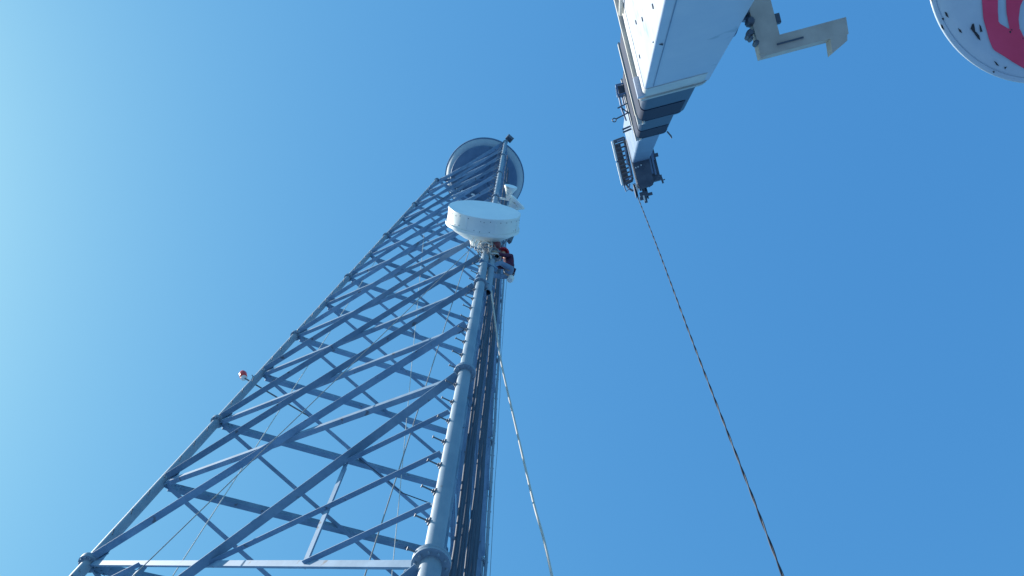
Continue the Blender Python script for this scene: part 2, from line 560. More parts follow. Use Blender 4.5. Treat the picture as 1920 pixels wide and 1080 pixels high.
# ---------------------------------------------------------------- big dish on the near leg
DA = V((math.sin(rad(-157)), math.cos(rad(-157)), 0))
DC = V((-0.587, -5.086, 28.472))     # centre of the flat cover
dish = thing('drum_dish_antenna', 'large white shrouded dish with a flat cover on the near tower leg', 'antenna', DC)
R = 1.0
MB().lathe(DC, DA, [(0, 0.015), (0.5, 0.012), (R * 0.985, 0.0), (R * 0.99, -0.02), (R * 0.97, -0.03)], 72).build('flat_cover', M['radome'], dish)
sh = MB().lathe(DC, DA, [(R * 0.975, -0.004), (R * 1.005, -0.006), (R * 1.005, -0.05), (R, -0.055), (R, -0.42), (R * 1.035, -0.425), (R * 1.04, -0.46), (R * 1.035, -0.50), (R * 0.99, -0.505)], 72).build('shroud', M['dish'], dish)
MB().lathe(DC, DA, [(R * 1.0, -0.50), (R * 0.82, -0.64), (R * 0.55, -0.80), (R * 0.34, -0.88), (R * 0.32, -0.93), (0, -0.94)], 72).build('reflector_back', M['dish'], dish)
riv = MB()
x = V((DA.y, -DA.x, 0)); y = V((0, 0, 1))
for k in range(40):
    t = 2 * math.pi * (k + random.uniform(0.1, 0.6)) / 40
    n_ = x * math.cos(t) + y * math.sin(t)
    for dd in (-0.09, -0.36):
        if random.random() < 0.35:
            continue
        dd += random.uniform(-0.03, 0.03)
        riv.box(DC + DA * dd + n_ * R, n_, DA, n_.cross(DA), 0.012, 0.018, 0.018)
riv.build('rivet', M['chip'], sh, smooth=False)
for k in range(3):                    # seam straps on the shroud
    t = rad(200 + 47 * k)
    n_ = x * math.cos(t) + y * math.sin(t)
    MB().box(DC + DA * -0.235 + n_ * R, n_, DA, n_.cross(DA), 0.012, 0.36, 0.05).build('seam_strap', M['dish'], sh)
# mount: vertical pipes, struts, hub plate
HB = DC - DA * 0.93
mt = MB()
mt.lathe(HB, DA, [(0, -0.10), (0.28, -0.10), (0.30, -0.04), (0.30, 0.0), (0, 0.0)], 24)
mt.build('hub_plate', M['dish'], dish)
pA = V((0.235, -4.42, 0)); pB = V((0.29, -4.36, 0))


def open_pipe(p, q, r, t=0.012, seg=18):
    b = MB()
    a = (q - p)
    b.lathe(p, a, [(r - t, 0.5), (r - t, 0), (r, 0), (r, a.length), (0, a.length)], seg)
    return b


open_pipe(V((0.245, -4.40, 24.25)), V((0.205, -4.33, 27.0)), 0.085).build('mount_pipe', M['leg'], dish)
open_pipe(V((0.285, -4.40, 27.45)), V((0.31, -4.32, 29.9)), 0.075).build('mount_pipe', M['leg'], dish)
for z in (24.75, 26.3, 27.9, 28.9, 29.6):
    n = z / S - 3
    p = leg('N', n)
    MB().bar(p + V((-0.15, -0.05, 0)), V((0.36, -4.40, z)), 0.10, 0.08).build('clamp_arm', M['steel'], dish)
for dz, dx in ((-0.25, 0.1), (0.3, -0.1), (0.0, 0.25)):
    MB().tube([HB + V((dx, 0, dz)), V((0.29, -4.38, 28.7 + dz * 2))], 0.035, 8).build('strut', M['bolt'], dish)
MB().tube([DC - DA * 0.5 + V((0.75, -0.2, -0.3)), V((0.29, -4.38, 28.0))], 0.025, 8).build('side_strut', M['leg'], dish)

# dark flat panel beside it
pn = thing('panel_antenna', 'small dark flat panel antenna just right of the large dish', 'antenna', (0.48, -4.52, 29.5))
MB().box((0.50, -4.54, 29.5), (0.9, 0.35, 0.1), (-0.3, 0.9, 0.3), (0, -0.3, 0.9), 0.20, 0.10, 0.55).build('housing', M['headsteel'], pn)
MB().bar((0.31, -4.34, 29.5), (0.46, -4.50, 29.5), 0.05, 0.08).build('bracket', M['bolt'], pn)


# two small dishes above
def small_dish(c, axis, r, label, leg_pt):
    t = thing('small_dish_antenna', label, 'antenna', c)
    a = V(axis).normalized()
    MB().lathe(c, a, [(0, 0.02), (r * 0.7, 0.015), (r, 0), (r * 0.99, -0.012)], 32).build('cover', M['radome'], t)
    MB().lathe(c, a, [(r * 0.99, -0.002), (r * 1.02, -0.01), (r * 1.01, -0.07), (r * 0.86, -0.12), (r * 0.5, -0.30), (r * 0.38, -0.42), (0, -0.43)], 32).build('reflector_back', M['dish'], t)
    MB().tube([c - a * 0.38, c - a * 0.52, leg_pt], 0.045, 8).build('mount_arm', M['dish'], t)
    MB().box(c - a * 0.46, a, (0, 0, 1), a.cross(V((0, 0, 1))), 0.16, 0.2, 0.16).build('radio_box', M['dish'], t)
    return t


small_dish(V((0.28, -4.30, 36.9)), V((-0.28, -0.96, 0.0)), 0.235, 'small white cup shaped dish above the large dish, facing like it', leg('N', 3.02))
small_dish(V((0.75, -4.10, 36.2)), V((0.26, -0.95, 0.16)), 0.34, 'small tilted white round dish to the right of the cup shaped one', leg('N', 2.9))

# ---------------------------------------------------------------- ropes
def rope(name, pts, r, mat, label, cat='rope', group=None, seg=8, sub=6):
    P = [V(p) for p in pts]
    out = []
    for i in range(len(P) - 1):      # Catmull-Rom through the points
        p0, p1, p2, p3 = P[max(i - 1, 0)], P[i], P[i + 1], P[min(i + 2, len(P) - 1)]
        for s in range(sub):
            t = s / sub
            out.append(0.5 * ((2 * p1) + (p2 - p0) * t + (2 * p0 - 5 * p1 + 4 * p2 - p3) * t * t + (3 * p1 - p0 - 3 * p2 + p3) * t ** 3))
    out.append(P[-1])
    o = MB().tube(out, r, seg).build(name, mat, None, out[-1])
    return tag(o, label, cat, group)


rope('tag_line', [(-0.069, -4.5, 27.767), (0.204, -4.218 - .1, 26.827), (0.428, -4.052, 25.807), (0.764, -3.837, 24.421), (1.172, -3.641, 22.673),
                  (1.689, -3.544, 20.443), (2.199, -3.55, 17.809), (2.498, -3.712, 15.653), (3.1, -4.2, 9.0), (3.6, -4.8, 0.05)], 0.022, M['ropewhite'],
     'thick white rope hanging from the large dish past the near leg')
p0 = V((-0.401, -4.272, 27.519)); p1 = V((-3.024, -0.946, 14.811)); d = (p1 - p0)
rope('hauling_rope', [p0, p0.lerp(p1, 0.5) + V((0, 0, -0.05)), p1, p0 + d * ((27.519 - 0.05) / (27.519 - 14.811))], 0.009, M['ropetan'],
     'thin pale rope slanting down to the lower left through the braces')
rope('drop_rope', [(-0.362, -3.809, 28.4), (-0.362, -3.809, 15), (-0.37, -3.8, 0.05)], 0.010, M['ropetan'],
     'thin tan rope hanging straight down just left of the near leg')
rope('far_rope', [(-2.64, 0.98, 38.0), (-2.64, 0.98, 20), (-2.65, 0.98, 0.05)], 0.011, M['ropewhite'],
     'faint thin rope hanging plumb nearest the left leg')
rope('cross_rope', [(-1.576, -1.356, 35.783), (-0.42, -1.17, 26.8), (0.738, -0.984, 17.787), (3.0, -0.6, 0.05)], 0.009, M['ropewhite'],
     'hair thin steep rope in the middle of the tower')

# slings and loops round the mount
sl_ = thing('rope_slings', 'tangle of tan rope slings where the large dish meets the leg', 'slings', (0.0, -4.25, 28.0))
for i in range(7):
    base = V((random.uniform(-0.12, 0.25), -4.40 + random.uniform(-0.1, 0.05), random.uniform(27.2, 28.6)))
    pts = []
    ph = random.uniform(0, 6.28)
    for k in range(14):
        t = ph + k * 0.5
        pts.append(base + V((0.17 * math.cos(t), 0.14 * math.sin(t), 0.10 * math.sin(t * 1.7) - 0.02 * k)))
    MB().tube(pts, random.choice((0.012, 0.016, 0.02)), 6).build('loop', M['ropetan' if i % 2 else 'ropewhite'], sl_)
for i in range(3):
    x0 = -0.45 + 0.11 * i
    MB().tube([(x0, -4.45, 28.1), (x0 - 0.06, -4.38, 27.5), (x0 - 0.02, -4.36, 27.0), (x0 + 0.07, -4.36, 27.35)], 0.011, 6).build('loop', M['ropewhite'], sl_)
bg_ = thing('tool_bag', 'faded red canvas tool bag under the large dish', 'bag', (0.12, -4.42, 28.1))
MB().lathe((0.13, -4.46, 27.95), (0.1, 0.1, 1), [(0, 0), (0.12, 0.0), (0.15, 0.05), (0.14, 0.28), (0.15, 0.34), (0.13, 0.33), (0.12, 0.1)], 18).build('body', M['redcloth'], bg_)
MB().tube([(0.02, -4.46, 28.27), (0.10, -4.44, 28.5), (0.22, -4.44, 28.3)], 0.012, 6).build('strap', M['ropetan'], bg_)


# ---------------------------------------------------------------- climber
def skin(name, nodes, edges, mat, parent, root=0, sub=2):
    org = root_of(parent).location
    me = bpy.data.meshes.new(name)
    me.from_pydata([tuple(V(p) - org) for p, r in nodes], edges, [])
    me.update()
    o = bpy.data.objects.new(name, me)
    COL.objects.link(o); o.parent = parent
    sm = o.modifiers.new('skin', 'SKIN')
    sm.use_smooth_shade = True
    if not me.skin_vertices:
        bpy.context.view_layer.objects.active = o
        me.attributes  # skin layer is added with the modifier
    for i, (p, r) in enumerate(nodes):
        sv = me.skin_vertices[0].data[i]
        sv.radius = (r, r) if not isinstance(r, tuple) else r
        sv.use_root = (i == root)
    ss = o.modifiers.new('sub', 'SUBSURF')
    ss.levels = sub; ss.render_levels = sub
    me.materials.append(mat)
    return o


per = thing('person', 'climber in red helmet, dark red jacket and blue jeans leaning back from the leg', 'person', (0.30, -4.28, 26.3))
hip, h1, h2 = V((0.80, -4.33, 27.02)), V((0.79, -4.44, 26.99)), V((0.81, -4.20, 26.96))
k1, k2 = V((0.46, -4.47, 26.86)), V((0.52, -4.13, 26.72))
a1, a2 = V((0.25, -4.35, 26.42)), V((0.30, -4.21, 26.35))
wst, chs, nck, hd = V((0.81, -4.37, 27.2)), V((0.73, -4.42, 27.42)), V((0.59, -4.46, 27.60)), V((0.50, -4.48, 27.71))
s1, s2 = V((0.67, -4.61, 27.50)), V((0.67, -4.25, 27.50))
e1, e2 = V((0.46, -4.58, 27.24)), V((0.48, -4.20, 27.26))
w1, w2 = V((0.23, -4.50, 27.36)), V((0.25, -4.24, 27.40))
PS = V((-0.07, 0.02, 0.0))
hip, h1, h2, k1, k2, a1, a2, wst, chs, nck, hd, s1, s2, e1, e2 = [p + PS for p in (hip, h1, h2, k1, k2, a1, a2, wst, chs, nck, hd, s1, s2, e1, e2)]
skin('body', [(hip, .11), (wst, .10), (chs, .125), (nck, .055), (hd, .075), (hd + V((-.03, 0, .12)), .07), (s1, .055), (e1, .042), (w1, .03),
              (s2, .055), (e2, .042), (w2, .03), (h1, .085), (k1, .058), (a1, .042), (h2, .085), (k2, .058), (a2, .042)],
     [(0, 1), (1, 2), (2, 3), (3, 4), (4, 5), (2, 6), (6, 7), (7, 8), (2, 9), (9, 10), (10, 11), (0, 12), (12, 13), (13, 14), (0, 15), (15, 16), (16, 17)], M['skin'], per)
skin('jeans', [(hip + V((0, 0, .04)), .125), (h1, .092), (k1, .068), (a1, .055), (h2, .092), (k2, .068), (a2, .055)],
     [(0, 1), (1, 2), (2, 3), (0, 4), (4, 5), (5, 6)], M['jeans'], per)
skin('jacket', [(hip + V((0.02, 0, .05)), .15), (wst, .145), (chs, .165), (nck - V((0, 0, .04)), .07), (s1, .075), (e1, .055), (w1.lerp(e1, .15), .045), (s2, .075), (e2, .055), (w2.lerp(e2, .15), .05)],
     [(0, 1), (1, 2), (2, 3), (2, 4), (4, 5), (5, 6), (2, 7), (7, 8), (8, 9)], M['jacket'], per, 1)
fz = (V((-0.75, 0.02, -0.05))).normalized()
hc = hd + V((-0.01, 0, 0.10))
hm = MB().lathe(hc + V((0, 0, 0.0)), V((0.05, 0, 1)), [(0.13, 0.0), (0.17, 0.004), (0.135, 0.02), (0.13, 0.07), (0.105, 0.13), (0.05, 0.165), (0, 0.17)], 20)
hm.build('helmet', M['helmet'], per)
MB().lathe(hd + V((-0.085, 0, 0.05)), fz, [(0.022, -0.02), (0.016, 0.01), (0, 0.03)], 8).build('nose', M['skin'], per)
for a_, d_ in ((a1, V((-0.9, 0.2, -0.1))), (a2, V((-0.9, -0.1, -0.1)))):
    d_ = d_.normalized()
    b = MB()
    b.tube([a_ + V((0.06, 0, -0.07)), a_ + V((0.0, 0, -0.06)) + d_ * 0.03, a_ + V((0, 0, -0.07)) + d_ * 0.12, a_ + V((0, 0, -0.085)) + d_ * 0.20], [0.04, 0.055, 0.048, 0.03], 10)
    b.tube([a_ + V((0, 0, 0.06)), a_ + V((0, 0, -0.06))], 0.06, 10)
    b.build('boot', M['boot'], per)
for w_, tgt in ((w1, V((0.05, -4.42, 27.44))), (w2, V((0.07, -4.24, 27.48)))):
    b = MB()
    d_ = (tgt - w_).normalized(); s_ = d_.cross(V((0, 0, 1))).normalized(); u_ = s_.cross(d_)
    b.box(w_ + d_ * 0.05, s_, u_, d_, 0.085, 0.03, 0.10)
    for i in range(4):
        q0 = w_ + d_ * 0.09 + s_ * (-0.032 + 0.021 * i)
        ln = (0.06, 0.072, 0.066, 0.05)[i]
        b.tube([q0, q0 + d_ * ln * 0.6 - u_ * 0.012, q0 + d_ * ln * 0.8 - u_ * 0.04], [0.0105, 0.0095, 0.008], 6)
    q0 = w_ + d_ * 0.03 + s_ * 0.045
    b.tube([q0, q0 + s_ * 0.03 + d_ * 0.03, q0 + s_ * 0.03 + d_ * 0.06 - u_ * 0.02], [0.012, 0.011, 0.009], 6)
    b.build('glove', M['glove'], per)
MB().tube([hip + V((0.05, -.16, .06)), hip + V((0.17, 0, .06)), hip + V((0.05, .16, .06)), hip + V((-0.13, .05, .06)), hip + V((-0.13, -.05, .06)), hip + V((0.05, -.16, .06))], 0.022, 6).build('harness_belt', M['ropetan'], per)
wb = thing('canvas_pouch', 'small white canvas pouch hanging below the climber', 'pouch', (0.90, -4.28, 26.82))
MB().lathe((0.83, -4.24, 26.62), (0.1, 0.05, 1), [(0, 0), (0.06, 0.0), (0.085, 0.05), (0.075, 0.2), (0.09, 0.26), (0.07, 0.25), (0.06, 0.08)], 14).build('body', M['whitecloth'], wb)
MB().tube([(0.83, -4.24, 26.86), (0.83, -4.26, 26.98)], 0.01, 6).build('strap', M['ropetan'], wb)

# ---------------------------------------------------------------- crane with telescopic boom
BA = V((0.19413748, 0.21203107, 0.95778571))
BW = V((0.69777419, -0.71611376, 0.01709593))
BH = V((-0.68950839, -0.66499919, 0.28697433))
BL = V((-0.86668398, -10.72081461, 11.85317872))


def LB(w, h, s):
    return BL + BW * w + BH * h + BA * s


pivot = LB(0.33, 0.15, -10.1)
crane = thing('telescopic_crane', 'white telescopic crane boom reaching up beside the tower', 'crane', (pivot.x, pivot.y, 0))


def section(w0, w1, h0, h1, s0, s1, r, name, mat, parent, rt=0.03, rr_=None):
    rr_ = rr_ or r
    def prof(s):
        pts = []
        for cx, cy, rr, t0 in ((w0 + r, h0 + r, r, 180), (w1 - rr_, h0 + rr_, rr_, 270), (w1 - rt, h1 - rt, rt, 0), (w0 + rt, h1 - rt, rt, 90)):
            for k in range(7):
                t = rad(t0 + 15 * k)
                pts.append(LB(cx + rr * math.cos(t), cy + rr * math.sin(t), s))
        return pts
    return MB().prism(prof(s0), prof(s1)).build(name, mat, parent)


Wm = 0.653
T1 = 1.08
main = section(0.042, Wm - 0.004, 0.022, T1 - 0.03, -10.6, -0.05, 0.012, 'main_section', M['boomwhite'], crane)
section(0.0, Wm + 0.030, 0.0, T1, -0.075, 0.0, 0.04, 'collar', M['boomcream'], main, rr_=0.13)
section(0.037, Wm + 0.026, 0.016, T1 - 0.03, -0.46, -0.07, 0.03, 'collar_band', M['collarband'], main, rr_=0.12)
sec2 = section(0.075, 0.588, 0.047, 0.90, -3.0, 1.70, 0.05, 'second_section', M['boomdark'], crane)
section(0.060, 0.600, 0.0355, 0.925, 1.68, 1.748, 0.05, 'collar', M['boomdark'], sec2, rr_=0.11)
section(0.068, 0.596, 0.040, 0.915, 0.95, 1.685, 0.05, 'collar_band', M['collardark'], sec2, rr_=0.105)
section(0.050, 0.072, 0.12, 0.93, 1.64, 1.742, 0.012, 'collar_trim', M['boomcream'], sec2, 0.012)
sec3 = section(0.128, 0.530, 0.100, 0.84, 0.5, 3.65, 0.04, 'third_section', M['boomdark'], crane)
section(0.116, 0.542, 0.0899, 0.895, 3.63, 3.692, 0.04, 'collar', M['boomdark'], sec3, rr_=0.07)
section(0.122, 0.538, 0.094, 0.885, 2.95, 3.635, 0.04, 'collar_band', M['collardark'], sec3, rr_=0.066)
section(0.108, 0.130, 0.16, 0.90, 3.60, 3.687, 0.012, 'collar_trim', M['boomcream'], sec3, 0.012)
sec4 = section(0.178, 0.478, 0.1409, 0.80, 2.0, 7.27, 0.03, 'tip_section', M['boomgrey'], crane)

# weld seam and bolts on the main section
for ww in (0.115,):
    MB().bar(LB(ww, 0.0195, -9), LB(ww, 0.0195, -0.5), 0.006, 0.004, BH).build('weld_seam', M['boomgrey'], main)
for hh, ss in ((0.30, -1.75), (0.24, -0.78), (0.16, -2.6), (0.55, -2.3), (0.42, -1.2)):
    MB().lathe(LB(0.046, hh, ss), -BW, [(0, 0.012), (0.016, 0.012), (0.02, 0.0), (0.02, -0.01)], 8).build('bolt', M['headsteel'], main)
MB().bar(LB(0.036, 0.05, -2.1), LB(0.10, 0.012, -2.1), 0.012, 0.012).build('cable_stub', M['headsteel'], main)
MB().tube([LB(0.02, 0.85, -3), LB(0.02, 0.80, -1.2), LB(0.015, 0.76, -0.2)], 0.018, 8).build('hose', M['boomcream'], main)
# pad blocks at the collars
MB().box(LB(0.02, 0.10, -0.16), BW, BH, BA, 0.06, 0.18, 0.10).build('wear_pad', M['boomwhite'], main)
for prnt, (w_, h_, s_) in ((sec2, (0.075, 0.06, 1.60)), (sec3, (0.13, 0.12, 3.56))):
    MB().box(LB(w_, h_, s_), BW, BH, BA, 0.05, 0.10, 0.06).build('wear_pad', M['boomcream'], prnt)
    MB().lathe(LB(w_ + 0.04, h_ - 0.02, s_ + 0.06), -BH, [(0, 0.03), (0.02, 0.03), (0.02, 0)], 8).build('bolt', M['dish'], prnt)
MB().tube([LB(0.525, 0.10, 3.66), LB(0.56, 0.03, 3.66), LB(0.56, 0.0, 3.66)], 0.010, 6).build('pin', M['headsteel'], sec3)
# cage and rods at the left of the third collar
cg = MB()
for p_, q_ in (((0.03, 0.82), (0.15, 0.82)), ((0.02, 0.69), (0.14, 0.69)), ((0.03, 0.82), (0.02, 0.69)), ((0.14, 0.82), (0.13, 0.69))):
    for s_ in (3.52, 3.66):
        cg.bar(LB(*p_, s_), LB(*q_, s_), 0.022, 0.022)
for p_ in ((0.03, 0.82), (0.02, 0.69)):
    cg.bar(LB(*p_, 3.52), LB(*p_, 3.66), 0.022, 0.022)
cg.build('rope_guard', M['boomgrey'], sec3, smooth=False)
MB().box(LB(0.085, 0.755, 3.60), BW, BH, BA, 0.09, 0.11, 0.05).build('guard_block', M['headsteel'], sec3)
for pts in (((0.035, 0.69), (0.03, 0.52), (0.05, 0.36)), ((0.075, 0.69), (0.07, 0.56))):
    MB().tube([LB(a_, b_, 3.62) for a_, b_ in pts], 0.012, 6).build('rod', M['boomgrey'], sec3)
for pts in (((-0.02, 0.545), (0.11, 0.575)), ((0.02, 0.55), (0.11, 0.44)), ((0.02, 0.565), (0.045, 0.52)), ((-0.075, 0.415), (0.12, 0.46))):
    MB().tube([LB(a_, b_, 3.62) for a_, b_ in pts], 0.009, 6).build('pin', M['headsteel'], sec3)
rg = [LB(-0.097 + 0.024 * math.cos(t * 0.628), 0.408 + 0.024 * math.sin(t * 0.628), 3.62) for t in range(11)]
MB().tube(rg, 0.007, 6).build('pin_ring', M['headsteel'], sec3)
MB().tube([LB(0.105, 0.78, 3.75), LB(0.105, 0.30, 3.75)], 0.013, 6).build('rod', M['boomgrey'], sec3)
for h_ in (0.44, 0.40):
    MB().tube([LB(0.04, h_, 5.0), LB(0.17, h_ + 0.02, 5.0)], 0.014, 6).build('pin', M['headsteel'], sec4)

# boom head: hanging sheave plates, side guard frames, sheaves
bh = section(0.185, 0.455, -0.27, 0.62, 7.25, 7.75, 0.03, 'boom_head', M['headsteel'], crane)
MB().prism([LB(0.185, 0.25, 7.22), LB(0.475, 0.27, 7.22), LB(0.445, -0.20, 7.22), LB(0.41, -0.30, 7.22), LB(0.19, -0.32, 7.22)],
           [LB(0.185, 0.25, 7.28), LB(0.475, 0.27, 7.28), LB(0.445, -0.20, 7.28), LB(0.41, -0.30, 7.28), LB(0.19, -0.32, 7.28)]).build('head_plate', M['headsteel'], bh, smooth=False)
for w_, h_ in ((0.215, 0.055), (0.255, 0.06), (0.31, 0.075), (0.30, 0.19)):
    MB().lathe(LB(w_, h_, 7.22), -BA, [(0, 0.02), (0.012, 0.018), (0.012, 0)], 8).build('bolt', M['dish'], bh)
for i in range(5):
    MB().box(LB(0.21 + 0.052 * i, -0.31 + 0.012 * i, 7.3), BW, BH, BA, 0.026, 0.05 + 0.02 * (i % 2), 0.10).build('tooth', M['headsteel'], bh)
# left guard frame
lf = MB()
A1, A2, A3, A4 = (-0.036, 0.595), (0.155, 0.615), (-0.040, -0.15), (0.13, -0.11)
for s_ in (7.38, 7.62):
    lf.bar(LB(*A1, s_), LB(*A3, s_), 0.034, 0.034)
    lf.bar(LB(*A2, s_), LB(*A4, s_), 0.030, 0.030)
    lf.bar(LB(*A1, s_), LB(*A2, s_), 0.034, 0.034)
    lf.bar(LB(*A3, s_), LB(*A4, s_), 0.034, 0.034)
lf.build('guard_frame', M['headsteel'], bh, smooth=False)
MB().tube([LB(-0.055, 0.60, 7.36), LB(-0.06, 0.26, 7.36)], 0.019, 10).build('side_rail', M['dish'], bh, smooth=False)
MB().tube([LB(-0.06, 0.23, 7.36), LB(-0.062, -0.16, 7.36)], 0.019, 10).build('side_rail', M['dish'], bh, smooth=False)
MB().bar(LB(0.128, 0.44, 7.34), LB(0.10, 0.14, 7.34), 0.026, 0.02).build('inner_rail', M['boomgrey'], bh, smooth=False)
MB().bar(LB(0.125, 0.12, 7.34), LB(0.115, -0.04, 7.34), 0.022, 0.02).build('inner_rail', M['boomgrey'], bh, smooth=False)
MB().box(LB(0.03, 0.22, 7.66), BW, BH, BA, 0.10, 0.70, 0.03).build('guard_backing', M['headsteel'], bh)
for i in range(9):
    MB().bar(LB(-0.03, 0.53 - 0.073 * i, 7.42), LB(0.14, 0.545 - 0.073 * i, 7.42), 0.026, 0.02).build('rung', M['headsteel'], bh)
MB().bar(LB(0.02, 0.575, 7.33), LB(0.15, 0.595, 7.33), 0.02, 0.012).build('edge_strip', M['boomgrey'], bh)
MB().bar(LB(0.01, -0.09, 7.33), LB(0.14, -0.065, 7.33), 0.02, 0.012).build('edge_strip', M['boomgrey'], bh)
# right guard frame
MB().box(LB(0.53, 0.08, 7.55), BW, BH, BA, 0.13, 0.62, 0.08).build('guard_backing', M['headsteel'], bh)
for w_, hh0, hh1 in ((0.485, 0.27, -0.10), (0.53, 0.34, -0.13), (0.555, 0.37, 0.12)):
    MB().bar(LB(w_, hh0, 7.36), LB(w_ - 0.01, hh1, 7.36), 0.028, 0.04).build('side_rail', M['boomgrey'], bh, smooth=False)
MB().bar(LB(0.43, -0.19, 7.38), LB(0.61, -0.19, 7.38), 0.07, 0.08, BH).build('guard_foot', M['headsteel'], bh)
MB().box(LB(0.60, 0.19, 7.38), BW, BH, BA, 0.07, 0.06, 0.08).build('guard_lug', M['headsteel'], bh)
MB().tube([LB(0.60, -0.20, 7.38), LB(0.605, -0.30, 7.38)], 0.016, 6).tube([LB(0.60, -0.25, 7.38), LB(0.65, -0.24, 7.38)], 0.009, 6).build('pin', M['headsteel'], bh)
# sheave and hanging anti two block switch
for w_, h_ in ((0.135, -0.30), (0.30, -0.36)):
    MB().lathe(LB(w_ - 0.02, h_, 7.5), BW, [(0, 0), (0.13, 0), (0.13, 0.012), (0.10, 0.02), (0.13, 0.028), (0.13, 0.04), (0, 0.04)], 28).build('sheave', M['headsteel'], bh)
MB().tube([LB(0.0, -0.16, 7.4), LB(0.03, -0.24, 7.4), LB(0.09, -0.30, 7.4)], 0.018, 6).build('cable_loop', M['bolt'], bh)
MB().tube([LB(-0.04, -0.17, 7.38), LB(-0.03, -0.28, 7.38), LB(0.03, -0.25, 7.38), LB(0.06, -0.17, 7.38)], 0.012, 6).build('cable_loop', M['boomgrey'], bh)
MB().bar(LB(0.155, -0.20, 7.36), LB(0.165, -0.33, 7.36), 0.03, 0.03).build('side_rail', M['dish'], bh)
hk = MB()
hk.bar(LB(0.26, -0.30, 7.38), LB(0.255, -0.55, 7.38), 0.05, 0.05)
hk.box(LB(0.25, -0.40, 7.38), BW, BH, BA, 0.14, 0.09, 0.08)
hk.box(LB(0.20, -0.46, 7.38), BW, BH, BA, 0.07, 0.06, 0.06)
hk.box(LB(0.34, -0.42, 7.38), BW, BH, BA, 0.10, 0.05, 0.06)
hk.build('limit_switch', M['headsteel'], bh)
MB().box(LB(0.235, -0.47, 7.34), BW, BH, BA, 0.026, 0.10, 0.03).build('switch_face', M['dish'], bh)

# L shaped stowage bracket on the side of the main section
br = MB()
s0, s1 = -1.66, -1.52
br.prism([LB(0.80, 0.62, s0), LB(0.955, 0.62, s0), LB(0.965, -0.045, s0), LB(1.44, -0.045, s0), LB(1.43, -0.165, s0), LB(0.80, -0.165, s0)],
         [LB(0.80, 0.62, s1), LB(0.955, 0.62, s1), LB(0.965, -0.045, s1), LB(1.44, -0.045, s1), LB(1.43, -0.165, s1), LB(0.80, -0.165, s1)])
bk = br.build('stowage_bracket', M['tan'], main, smooth=False)
MB().prism([LB(0.60, 0.30, s0 + 0.04), LB(0.82, 0.36, s0 + 0.04), LB(0.82, 0.10, s0 + 0.04), LB(0.74, 0.14, s0 + 0.04), LB(0.68, 0.05, s0 + 0.04), LB(0.63, 0.03, s0 + 0.04)],
           [LB(0.60, 0.30, s1 - 0.03), LB(0.82, 0.36, s1 - 0.03), LB(0.82, 0.10, s1 - 0.03), LB(0.74, 0.14, s1 - 0.03), LB(0.68, 0.05, s1 - 0.03), LB(0.63, 0.03, s1 - 0.03)]).build('mount_lug', M['boomgrey'], main, smooth=False)
MB().bar(LB(0.93, -0.108, s0 - 0.004), LB(1.12, -0.108, s0 - 0.004), 0.01, 0.012, BH).build('weld_line', M['headsteel'], main)
MB().prism([LB(1.30, -0.165, s0), LB(1.42, -0.165, s0), LB(1.41, -0.21, s0), LB(1.29, -0.27, s0)], [LB(1.30, -0.165, s1), LB(1.42, -0.165, s1), LB(1.41, -0.21, s1), LB(1.29, -0.27, s1)]).build('end_tab', M['tan'], main, smooth=False)
for w_, h_, r_ in ((0.765, 0.02, 0.026), (0.785, 0.10, 0.032), (0.79, -0.06, 0.020), (0.745, 0.0, 0.018), (0.775, 0.17, 0.02), (0.76, -0.02, 0.016)):
    MB().lathe(LB(w_, h_, s0 + 0.05), -BA, [(0, 0.10), (r_ * 0.7, 0.10), (r_, 0.08), (r_, 0), (0, 0)], 8).build('bolt', M['headsteel'], main)
MB().box(LB(0.985, 0.08, s0 + 0.06), BW, BH, BA, 0.04, 0.07, 0.06).build('stop_block', M['headsteel'], main)
MB().lathe(LB(0.83, -0.16, s0 + 0.01), -BW, [(0, 0.035), (0.02, 0.035), (0.02, 0), (0, 0)], 10).build('bolt', M['tan'], main)
MB().tube([LB(0.67, 0.16, s0 + 0.03), LB(0.72, 0.13, s0), LB(0.80, 0.21, s0)], 0.016, 6).build('hose', M['headsteel'], main)

# turret and carrier deck behind the camera (the boom stands on them)
tz = MB()
for ww in (-0.12, 0.77):
    c0 = LB(ww, 0.15, -10.1)
    tz.prism([c0 + V((-0.5, -0.6, -1.1)), c0 + V((0.6, 0.5, -1.1)), c0 + V((0.25, 0.25, 0.25)), c0 + V((-0.25, -0.25, 0.25))],
             [p + BW * 0.06 for p in (c0 + V((-0.5, -0.6, -1.1)), c0 + V((0.6, 0.5, -1.1)), c0 + V((0.25, 0.25, 0.25)), c0 + V((-0.25, -0.25, 0.25)))])
tz.build('turret', M['boomwhite'], crane, smooth=False)
MB().lathe((pivot.x, pivot.y, 1.0), (0, 0, 1), [(0, 0), (0.95, 0), (0.95, 0.22), (0, 0.22)], 32).build('slew_ring', M['headsteel'], crane)
fx = V((0.70, 0.72, 0)).normalized(); fy = V((-fx.y, fx.x, 0))
MB().box((pivot.x + fx.x * 1.2, pivot.y + fx.y * 1.2, 0.82), fx, fy, (0, 0, 1), 8.0, 2.4, 0.32).build('deck', M['boomgrey'], crane)
for l_ in (-1.8, -0.6, 3.9):
    for sd in (-1, 1):
        p = V((pivot.x, pivot.y, 0.5)) + fx * l_ + fy * (1.05 * sd)
        MB().lathe(p - fy * 0.15, fy, [(0, 0.05), (0.28, 0.03), (0.30, 0), (0.47, 0), (0.5, 0.04), (0.5, 0.26), (0.47, 0.30), (0.30, 0.30), (0.28, 0.26), (0, 0.25)], 32).build('wheel', M['tyre'], crane)

